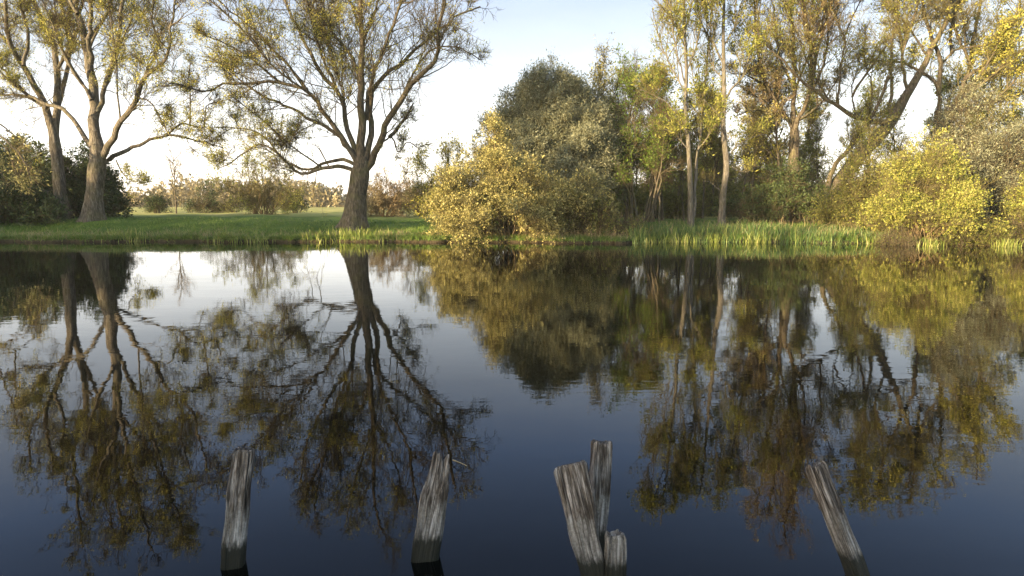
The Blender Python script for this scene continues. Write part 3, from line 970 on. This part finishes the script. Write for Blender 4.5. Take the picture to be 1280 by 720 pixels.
# ---- unseen trees and shrubs added behind the camera to shade the posts and far bank
def shade_tree(label, x, y, r, z_lo, z_hi, seed, n=7000, leaf=0.42):
    rng = np.random.default_rng(seed)
    gz = float(ground_z(x, y))
    base = np.array([x, y, gz])
    root = empty("shade_tree", base, label, "tree", "unseen shade plants on the near bank")
    zc, rz = (z_lo + z_hi) / 2, (z_hi - z_lo) / 2
    T = walk(rng, base[None] - UP * 0.1, UP[None] * 1.0, np.array([zc - gz + rz * 0.5]), 12, 0.03, 0.05)[0]
    trunk_mesh(T, (0.30 if r > 4.5 else 0.12) * (1 - 0.8 * np.linspace(0, 1, 13)), 14, 0.4, 0.07, seed).build("trunk", M["bark_grey"], root, base)
    d = norm(rng.normal(size=(n, 3)))
    q = d * (rng.random(n) ** 0.45)[:, None] * (1 + 0.25 * hash_noise(d * 2.5, seed))[:, None]
    p = np.array([x, y, zc]) + q * np.array([r, r, rz])
    fo = MB()
    leaf_quads(fo, rng, p, norm(rng.normal(size=(n, 3))), leaf, 0.75)
    m = 40
    k = rng.integers(5, 12, m)
    e = p[rng.integers(0, n, m)]
    t = np.linspace(0, 1, 6)[None, :, None]
    tubes(fo, T[k][:, None] * (1 - t) + e[:, None] * t, np.full(m, 0.07), np.full(m, 0.02), 5)
    fo.build("crown", M["leaf_olive"], root, base, False)


def up_sun(tx, ty, z, y):
    """where a crown must stand, at depth y, to shade the point (tx, ty, z)"""
    k = (ty - y) / -math.cos(SUN_AZ)
    return tx + k * math.sin(SUN_AZ), z + k * math.tan(SUN_EL)


for lb_, tx, ty, z0, z1, y_, r_, n_, lf_ in [
    ("dense tree on the photographer's bank, farthest left", -33, 32, -9, 3.6, -12, 5.5, 7000, 0.42),
    ("dense tree on the photographer's bank, second from the left", -23.5, 32, -9, 5.0, -13, 5.0, 7000, 0.42),
    ("dense tree on the photographer's bank, third from the left", -15, 31, -9, 2.0, -12, 4.6, 7000, 0.42),
    ("dense tree on the photographer's bank, fourth from the left", -8.6, 31, -9, 5.0, -13, 2.8, 6000, 0.42),
    ("taller narrow tree on the photographer's bank, right of the dense four", -5.3, 31, 1.0, 6.8, -12, 1.4, 3500, 0.42),
    ("high-crowned open tree on the photographer's bank with a bare trunk", 2.2, 34, 5.2, 9.0, -12, 3.6, 450, 0.42),
    ("small-crowned slender tree on the photographer's bank, rightmost of the high ones", 18.5, 33, 5.0, 9.0, -12, 2.6, 2200, 0.42),
    ("slender open-crowned tree on the photographer's bank, rightmost of the row", 9.2, 31, -1.5, 3.2, -12, 2.6, 1200, 0.42),
    ("unseen low dense shade shrub behind the photographer, left of the other two", -2.1, 3.2, -2, 1.2, -6.0, 1.3, 5000, 0.25),
    ("unseen low dense shade shrub behind the photographer, middle of three", -0.2, 3.2, -2, 1.2, -6.6, 1.3, 5000, 0.25),
    ("unseen low dense shade shrub behind the photographer, right of the other two", 1.7, 3.2, -2, 1.2, -6.2, 1.3, 5000, 0.25),
]:
    x_, za_ = up_sun(tx, ty, z0, y_)
    zb_ = za_ + (z1 - z0)
    shade_tree(lb_, x_, y_, r_, max(za_, 0.4), zb_, 400 + int(tx * 3 + ty + z1 * 7), n_, lf_)

# ---- thicket of slender trees behind the right bank: two grown, the rest copied
th_lab = "slender bare-stemmed tree in the thicket behind the pale-trunked pair"
o1 = dict(gap=0.32, rel=0.45, lmax=1.6, m3=4, m4=4, bare=0.12, leaf=0.10, leaf_n=2, up=0.3, r4=0.006)
protos = [
    slim_tree("thicket_tree", th_lab, "tree", "slender trees of the thicket", (gx(780, 39), 39), 8.5, 2.3, 0.10, "bark_willow", "twig_olive", "leaf_lime", 301, o1, 24, (0.05, 0)),
    slim_tree("thicket_tree", th_lab, "tree", "slender trees of the thicket", (gx(825, 37), 37), 8.0, 2.1, 0.085, "bark_willow", "twig_tan", "leaf_lime", 303, o1, 24, (-0.04, 0)),
    slim_tree("thicket_tree", th_lab, "tree", "slender trees of the thicket", (gx(930, 39), 39), 9.3, 2.4, 0.10, "bark_grey", "twig_olive", "leaf_yellow", 305, o1, 26, (0.03, 0)),
]
rng = np.random.default_rng(9)
k = 0
for px in np.arange(752, 1310, 15):
    if 975 < px < 1150 and px % 2:
        continue
    Y = rng.uniform(36, 50)
    px_ = px + rng.uniform(-8, 8)
    c = copy_tree(protos[k % 3])
    k += 1
    x = gx(px_, Y)
    c.location = (x, Y, float(ground_z(x, Y)))
    c.rotation_euler = (0, 0, rng.uniform(0, 6.28))
    s = rng.uniform(0.72, 1.02) if px < 960 else rng.uniform(0.72, 1.2)
    c.scale = (s, s, s * rng.uniform(0.9, 1.1))
# scrub under the thicket
sp = bush("thicket_bush", "low scrubby bush under the slender thicket trees", "shrub", "scrub under the thicket", (gx(830, 42), 42), (2.2, 1.6, 2.0),
          "bark_willow", "twig_brown", "leaf_olive", 311, 36, dict(gap=0.25, leaf=0.12, bare=-0.2), low=0.0)
sp2 = bush("thicket_bush", "taller tan-twigged scrub standing behind the slender thicket trees", "shrub", "tall scrub behind the thicket", (gx(880, 52), 52), (2.6, 1.8, 4.2),
           "twig_tan", "twig_tan", "leaf_lime", 313, 44, dict(gap=0.3, rel=0.36, leaf=0.12, leaf_n=1, bare=-0.1, r4=0.011, r3=0.013), low=0.0)
for px in list(range(758, 1300, 34)):
    for src, y0, y1, s0, s1 in ((sp, 40, 48, 0.8, 1.35), (sp2, 50, 66, 1.0, 1.75)):
        Y = rng.uniform(y0, y1)
        c = copy_tree(src)
        x = gx(px + rng.uniform(-18, 18), Y)
        c.location = (x, Y, float(ground_z(x, Y)))
        c.rotation_euler = (0, 0, rng.uniform(0, 6.28))
        s = rng.uniform(s0, s1) * (0.75 if 990 < px < 1160 else 1.0)
        c.scale = (s, s, s)

# ------------------------------------------------------------------ grass, reeds, irises
def blades(mb, rng, x, y, h, w, lean=0.35, z=None, bend=0.5):
    n = len(x)
    z = ground_z(x, y) if z is None else z
    p = np.stack([x, y, z], 1) - UP * 0.02
    a = rng.uniform(0, 2 * np.pi, n)
    side = np.stack([np.cos(a), np.sin(a), np.zeros(n)], 1)
    ld = np.stack([rng.normal(size=n), rng.normal(size=n), np.zeros(n)], 1) * lean
    h = np.asarray(h)[:, None]
    w = np.asarray(w)[:, None] if np.ndim(w) else w
    m = p + UP * h * 0.55 + ld * h * 0.35
    t = p + UP * h * (1 - 0.12 * np.abs(bend)) + ld * h * (0.6 + bend)
    v = np.stack([p - side * w * 0.5, p + side * w * 0.5, m + side * w * 0.45, m - side * w * 0.45, t + side * w * 0.06, t - side * w * 0.06], 1)
    i = np.arange(n)[:, None] * 6
    f = np.concatenate([i + np.array([[0, 1, 2, 3]]), i + np.array([[3, 2, 4, 5]])], 0)
    mb.add(v, f)


def grass():
    rng = np.random.default_rng(4)
    mb = MB()
    n = 85000
    x = rng.uniform(-27, 26, n)
    d = np.abs(rng.normal(size=n)) * 3.2 + 0.02
    y = shore(x) + d
    clump = hash_noise(np.stack([x * 2, y * 2, x * 0], 1), 3)
    worn = hash_noise(np.stack([x * 0.9, y * 1.6, x * 0], 1), 12) + rng.normal(size=n) * 0.2 > -0.42   # trampled patches
    x, y, d, clump = x[worn], y[worn], d[worn], clump[worn]
    n = len(x)
    h = rng.uniform(0.05, 0.15, n) * (1 + 0.75 * clump) + 0.13 * np.exp(-d / 0.25) * rng.uniform(0, 1, n)
    blades(mb, rng, x, y, h, 0.016, 0.5)
    # ragged tussocks that hang over the cut edge
    m = 9000
    c = rng.uniform(-27, 14, 380)
    x = rng.choice(c, m) + rng.normal(size=m) * 0.10
    y = shore(x) + 0.10 + np.abs(rng.normal(size=m)) * 0.14
    blades(mb, rng, x, y, rng.uniform(0.10, 0.30, m), 0.014, 0.6, None, 0.7)
    tag(mb.build("grass", M["grass"], None, None, False), "short green grass on the far bank", "grass", kind="stuff")


grass()


def reeds():
    rng = np.random.default_rng(6)
    mb = MB()
    n = 8500
    x = rng.uniform(4.9, 15.5, n)
    d = rng.uniform(-0.45, 3.0, n)
    y = shore(x) + d
    cl = hash_noise(np.stack([x * 1.8, y * 1.8, x * 0], 1), 8)
    h = rng.uniform(0.20, 0.60, n) * (1 + 0.34 * cl)
    h *= np.where(x > 12.5, 0.75, 1.0)
    blades(mb, rng, x, y, h, rng.uniform(0.016, 0.036, n), 0.20, np.maximum(ground_z(x, y), -0.25), 0.35)
    tag(mb.build("reeds", M["reed"], None, None, False), "dense belt of green reeds along the right-hand bank", "reeds", kind="stuff")


reeds()


def dry_grass():
    rng = np.random.default_rng(16)
    mb = MB()
    n = 5200
    c = rng.uniform(-27, 16, 220)
    x = rng.choice(c, n) + rng.normal(size=n) * 0.25
    y = shore(x) + 0.05 + np.abs(rng.normal(size=n)) * 0.9
    blades(mb, rng, x, y, rng.uniform(0.08, 0.42, n), 0.011, 0.5, None, 0.6)
    x = rng.uniform(2.0, 23, 1400)
    y = shore(x) + rng.uniform(0.3, 4.5, 1400)
    blades(mb, rng, x, y, rng.uniform(0.3, 0.8, 1400), 0.013, 0.35, None, 0.5)
    tag(mb.build("dry_grass", M["straw"], None, None, False), "dead straw-coloured stems among the bank grass and reeds", "grass", kind="stuff")


dry_grass()


def iris(label, x0, y0, w, n, h, mat, seed, group="iris clumps along the water's edge", nm="iris_clump"):
    rng = np.random.default_rng(seed)
    mb = MB()
    x = x0 + rng.normal(size=n) * w
    y = y0 + rng.normal(size=n) * 0.18
    z = np.maximum(ground_z(x, y), -0.15)
    blades(mb, rng, x, y, rng.uniform(0.5, 1.1, n) * h, 0.03, 0.22, z, 0.3)
    base = (x0, y0, max(float(ground_z(x0, y0)), 0.0))
    o = mb.build(nm, M[mat], None, base, False)
    tag(o, label, "plant", group)


def sx(px):
    Y = 26.9
    x = (px - 640) / F * Y
    return x, float(shore(x))


for (lb, px, w, n, h, mat, dy) in [
    ("bright green iris clump on the bank below the pale thick trunk", 158, 0.35, 70, 0.55, "reed_pale", 0.05),
    ("thin pale iris clump at the water's edge under the thin sapling", 275, 0.25, 40, 0.55, "reed_pale", 0.0),
    ("wider iris clump under the yellow young willow, between two others", 318, 0.5, 80, 0.5, "reed_pale", 0.0),
    ("iris clump at the water's edge just left of the big willow's trunk", 392, 0.35, 50, 0.45, "reed_pale", 0.05),
    ("broad iris patch in front of the big willow's trunk", 438, 0.75, 170, 0.55, "reed_pale", 0.25),
    ("single thin iris tuft right of the big willow's trunk, at the water's edge", 476, 0.10, 16, 0.5, "reed_pale", 0.0),
    ("yellowish iris clump at the left front of the reed belt", 810, 0.3, 70, 0.6, "reed_pale", -0.3),
    ("yellowish iris clump at the reed belt's front, below the twin-stemmed pale tree", 850, 0.3, 90, 0.62, "reed_pale", -0.35),
    ("yellowish iris clump at the reed belt's front, below the single-stemmed pale tree", 895, 0.25, 80, 0.6, "reed_pale", -0.35),
    ("yellowish iris clump at the reed belt's front, below the dark evergreen bush", 940, 0.3, 90, 0.62, "reed_pale", -0.35),
]:
    x, y = sx(px)
    iris(lb, x, y + dy, w, n, h, mat, px)
for (lb, px, Y, w, n, h) in [
    ("pale sedge tuft at the waterline under the broad golden bush", 1166, 24.2, 0.22, 90, 0.5),
    ("pale sedge patch at the waterline near the right edge", 1258, 23.9, 0.2, 130, 0.5),
    ("green sedge tuft between the reed belt's end and the golden bush", 1095, 25.6, 0.35, 90, 0.5),
]:
    iris(lb, (px - 640) / F * Y, Y, w, n, h, "reed_pale", px, "sedge tufts at the waterline", "sedge_tuft")


# ------------------------------------------------------------------ the old posts in the water
PM = post_mat()


def hit_water(px, py):
    u = (px - 640) / F
    v = (360 - py) / F
    d = np.array([u, CP + v * SP, -SP + v * CP])
    t = CAM_H / -d[2]
    return np.array([0, 0, CAM_H]) + d * t


def post(label, base_px, top_px, w0, w1, thick, back, seed, spikes=0.02, nchk=7, turn=0.0, square=5.0, wmid=None, deep=0.16, slant=0.0, notch=(), group="weathered posts in the water"):
    """old sawn post: base_px is where its axis meets the water, top_px its top;
    w0,w1 widths in photo pixels; thick = depth/width; back = how far the top leans away (m)"""
    rng = np.random.default_rng(seed)
    B = hit_water(*base_px)
    T = at(top_px[0], top_px[1], B[1] + back)
    ax = norm(T - B)
    L = np.linalg.norm(T - B)
    depth = lambda p: p[1] * CP + (CAM_H - p[2]) * SP
    W0, W1 = w0 * depth(B) / F * 0.93, w1 * depth(T) / F * 0.93
    Wm = (W0 + W1) / 2 if wmid is None else wmid * depth((B + T) / 2) / F * 0.93
    S, K = 256, 190
    below = 0.35
    s = np.linspace(-below, L, K)
    th = np.arange(S) / S * 2 * np.pi
    # superellipse section
    cx = np.sign(np.cos(th)) * np.abs(np.cos(th)) ** (2 / square)
    cy = np.sign(np.sin(th)) * np.abs(np.sin(th)) ** (2 / square)
    e1 = norm(np.cross(ax, np.array([0, 1.0, 0])))
    e1 = -e1 if e1[0] < 0 else e1
    e2 = norm(np.cross(ax, e1))
    ca, sa = math.cos(turn), math.sin(turn)
    e1, e2 = e1 * ca + e2 * sa, -e1 * sa + e2 * ca
    q = np.clip(s / L, 0, 1)
    W = np.where(q < 0.5, W0 + (Wm - W0) * smooth(0, 0.5, q), Wm + (W1 - Wm) * smooth(0.5, 1, q)) * 0.5
    # gentle crookedness of the axis
    wx = 0.0022 * np.sin(s * 11 + seed) + 0.0016 * np.sin(s * 27 + seed * 2)
    wy = 0.002 * np.sin(s * 8 + seed * 3)
    # long checks and grain as real relief
    chk = np.zeros((K, S))
    for j in range(nchk):
        t0 = rng.uniform(0, 2 * np.pi)
        wd = rng.uniform(0.10, 0.17) if j % 3 == 0 else rng.uniform(0.035, 0.08)
        dp = rng.uniform(0.35, 1.0)
        drift = 0.10 * np.sin(s * rng.uniform(3, 9) + rng.uniform(0, 6)) + rng.uniform(-0.4, 0.4) * s
        dlt = (th[None] - t0 - drift[:, None] + np.pi) % (2 * np.pi) - np.pi
        span = smooth(rng.uniform(-0.3, 0.45) * L, rng.uniform(0.5, 0.75) * L, s)
        chk += dp * np.exp(-(dlt / wd) ** 2) * span[:, None]
    chk = np.clip(chk, 0, 1)
    grain = np.zeros((K, S))
    for j in range(26):
        fq = rng.integers(8, 46)
        grain += np.sin(fq * th[None] + rng.uniform(0, 6) + 1.4 * np.sin(s[:, None] * rng.uniform(3, 14) + rng.uniform(0, 6))) / 26 ** 0.5
    lump = hash_noise(np.stack([np.cos(th)[None] * 2 + s[:, None] * 0, np.sin(th)[None] * 2 + s[:, None] * 0, s[:, None] * 9 + 0 * th[None]], -1), seed)
    k = 1 + 0.032 * grain + 0.055 * lump - deep * chk
    # top splinters: each strand of the rim ends at its own height
    rim = np.zeros(S)
    for j in range(9):
        rim += rng.uniform(-1, 1) * np.sin((j + 2) * th + rng.uniform(0, 6)) / 2.2
    rim = spikes * rim + slant * np.cos(th)
    nt_ = np.zeros(S)
    for (c_, w_, d_) in notch:          # splits that part the head into splinters
        nt_ -= d_ * np.exp(-((np.cos(th) - c_) / w_) ** 4)
    ln = np.clip((s[:, None] - (L - 0.16)) / 0.16, 0, 1) ** 0.8
    rimK = nt_[None] * ln + rim[None] * smooth(0.55 * L, L, s)[:, None] - spikes * 2.2 * chk * smooth(0.8 * L, L, s)[:, None]
    X = (cx[None] * k * W[:, None]) + wx[:, None]
    Yc = (cy[None] * k * W[:, None] * thick) + wy[:, None]
    top_f = 1 - 0.10 * smooth(L - 0.012, L, s)[:, None]
    V = B + ax * (s[:, None, None] + rimK[:, :, None]) + e1 * (X * top_f)[:, :, None] + e2 * (Yc * top_f)[:, :, None]
    rows = [V]
    att = [chk]
    # worn end grain: rings sinking to a hollow, split by the checks
    last = V[-1]
    cen = last.mean(0)
    for m, (f, dz) in enumerate([(0.86, 0.003), (0.66, -0.006), (0.44, -0.011), (0.22, -0.014), (0.02, -0.016)]):
        jag = 0.010 * np.sin(7 * th + seed + m) * f + 0.006 * np.sin(13 * th + m * 2 + seed)
        flat = last - ax * (((last - cen) @ ax)[:, None] * (1 - f))
        rr = cen + (flat - cen) * f + 0
        rows.append((rr + ax * (dz + jag * min(1, spikes * 40))[:, None])[None])
        att.append((chk[-1] * f + 0.25)[None])
    V = np.concatenate(rows)
    A = np.clip(np.concatenate(att), 0, 1)
    KK = len(V)
    idx = np.arange(KK * S).reshape(KK, S)
    f = np.stack([idx[:-1], np.roll(idx[:-1], -1, 1), np.roll(idx[1:], -1, 1), idx[1:]], -1)
    mb = MB()
    # local frame along the post so the grain follows the wood
    Rm = np.stack([e1, e2, ax], 0)
    mb.add((V.reshape(-1, 3) - B) @ Rm.T, f)
    o = mb.build("wooden_post", PM)
    me = o.data
    a = me.attributes.new("check", "FLOAT", "POINT")
    a.data.foreach_set("value", np.clip(A.ravel() * 1.25, 0, 1).astype(np.float32))
    import mathutils
    mt = mathutils.Matrix([[*Rm[:, 0], B[0]], [*Rm[:, 1], B[1]], [*Rm[:, 2], B[2]], [0, 0, 0, 1]])
    o.matrix_world = mt
    tag(o, label, "post", group)
    return B, T, ax


post("furrowed grey post standing alone at the left, with a dark mossy foot", (290, 706), (305, 562), 30, 27, 0.8, 0.10, 1, 0.006, 9, 0.25, 4.0, wmid=29, deep=0.13)
P2 = post("bleached post with three jagged splinters at its top and a straw beside it", (531, 697), (553, 566), 36, 24, 0.6, 0.10, 2, 0.012, 6, 0.1, 5.0, wmid=36, deep=0.24, notch=((-0.48, 0.10, 0.10), (0.10, 0.09, 0.085), (0.95, 0.16, 0.06)))
post("broad flat-topped plank post leaning left in front of the cluster of three", (744, 728), (712, 581), 32, 45, 0.45, 0.16, 3, 0.003, 5, -0.1, 7.0, wmid=38, deep=0.16, slant=0.004)
post("tall narrow split post at the back of the cluster of three", (746, 690), (752, 552), 22, 27, 0.8, 0.12, 4, 0.008, 7, 0.2, 4.5, wmid=26, deep=0.18)
post("short stub post, the lowest of the cluster of three", (770, 730), (768, 668), 27, 27, 0.8, 0.03, 5, 0.008, 5, 0.1, 5.0, deep=0.15)
post("thin dark post leaning left by itself at the right", (1073, 722), (1019, 581), 25, 24, 0.9, 0.16, 6, 0.008, 7, 0.5, 4.0, deep=0.15)

# straw caught in the splintered post
a = at(566, 575, P2[1][1] - 0.01)
b = at(584, 582.5, P2[1][1] - 0.05)
ms = MB()
tubes(ms, catmull([a, (a + b) / 2 + UP * 0.0015, b], 8)[None], np.array([0.0030]), np.array([0.0014]), 6)
tag(ms.build("straw", M["straw"], None, a), "pale dry straw sticking out of the splintered post", "straw")

# ------------------------------------------------------------------ evening air
HZ = bpy.data.materials.new("evening air")
HZ.use_nodes = True
hn = HZ.node_tree
hn.nodes.clear()
ho = hn.nodes.new("ShaderNodeOutputMaterial")
hv = hn.nodes.new("ShaderNodeVolumePrincipled")
hv.inputs["Color"].default_value = (0.95, 0.95, 0.95, 1)
hv.inputs["Density"].default_value = HAZE
hv.inputs["Anisotropy"].default_value = 0.0
hn.links.new(hv.outputs[0], ho.inputs["Volume"])
hb = MB()
X0, X1, Y0, Y1, Z0, Z1 = -2600, 2600, -1300, 2600, -2, 26
hb.add([[X0, Y0, Z0], [X1, Y0, Z0], [X1, Y1, Z0], [X0, Y1, Z0], [X0, Y0, Z1], [X1, Y0, Z1], [X1, Y1, Z1], [X0, Y1, Z1]],
       [[3, 2, 1, 0], [4, 5, 6, 7], [0, 1, 5, 4], [1, 2, 6, 5], [2, 3, 7, 6], [3, 0, 4, 7]])
tag(hb.build("haze", HZ, None, None, False), "thin pale evening haze over pond and meadow", "haze", kind="stuff")

# ------------------------------------------------------------------ light
w = bpy.data.worlds.new("World")
SC.world = w
w.use_nodes = True
nt = w.node_tree
sky = nt.nodes.new("ShaderNodeTexSky")
sky.sky_type = "NISHITA"
sky.sun_disc = False
sky.sun_elevation = SUN_EL
sky.sun_rotation = SUN_AZ
sky.altitude = 10
sky.air_density = 1.0
sky.dust_density = 1.2
sky.ozone_density = 1.2
bg = nt.nodes["Background"]
bg.inputs[1].default_value = 0.15
# pale high veil, brightest at the horizon; unseen zenith raised to add fill light
tcw = nt.nodes.new("ShaderNodeTexCoord")
sxw = nt.nodes.new("ShaderNodeSeparateXYZ")
nt.links.new(tcw.outputs["Generated"], sxw.inputs[0])
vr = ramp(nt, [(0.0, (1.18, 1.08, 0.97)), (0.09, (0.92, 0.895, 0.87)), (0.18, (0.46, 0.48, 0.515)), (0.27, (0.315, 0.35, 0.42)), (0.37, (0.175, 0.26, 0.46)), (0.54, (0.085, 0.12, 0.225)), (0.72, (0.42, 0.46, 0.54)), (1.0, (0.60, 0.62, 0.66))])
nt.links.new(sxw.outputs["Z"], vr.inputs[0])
# faint drawn-out cirrus
nc = noise(nt, mapping(nt, tcw.outputs["Generated"], (1.2, 1.2, 7.0)), 2.4, 6, 0.62, 0.8)
cr = ramp(nt, [(0.35, (0.975, 0.98, 0.99)), (0.70, (1.04, 1.04, 1.03))])
nt.links.new(nc.outputs[0], cr.inputs[0])
vsc = mix_rgb(nt, 1.0, vr.outputs[0], cr.outputs[0], "MULTIPLY")
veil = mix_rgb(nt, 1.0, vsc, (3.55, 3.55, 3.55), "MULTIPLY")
# the veil lies on the side away from the sun
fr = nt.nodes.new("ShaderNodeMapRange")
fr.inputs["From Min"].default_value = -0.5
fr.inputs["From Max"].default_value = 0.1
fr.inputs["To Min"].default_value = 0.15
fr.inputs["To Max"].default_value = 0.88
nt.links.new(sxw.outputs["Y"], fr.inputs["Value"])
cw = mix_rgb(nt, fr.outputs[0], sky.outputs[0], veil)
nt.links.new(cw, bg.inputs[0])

sun = bpy.data.lights.new("sun", "SUN")
sun.energy = 5.0
sun.angle = R(0.5)
sun.color = (1.0, 0.75, 0.43)
so = bpy.data.objects.new("sun", sun)
COL.objects.link(so)
sd = np.array([math.sin(SUN_AZ) * math.cos(SUN_EL), math.cos(SUN_AZ) * math.cos(SUN_EL), math.sin(SUN_EL)])
import mathutils
so.rotation_euler = mathutils.Vector(sd).to_track_quat("Z", "Y").to_euler()
so.location = sd * 60

SC.view_settings.view_transform = "Standard"
SC.view_settings.look = "None"
SC.view_settings.gamma = 1.0
SC.view_settings.exposure = 2.08
SC.render.engine = "CYCLES"
SC.cycles.max_bounces = 6
SC.cycles.use_denoising = True
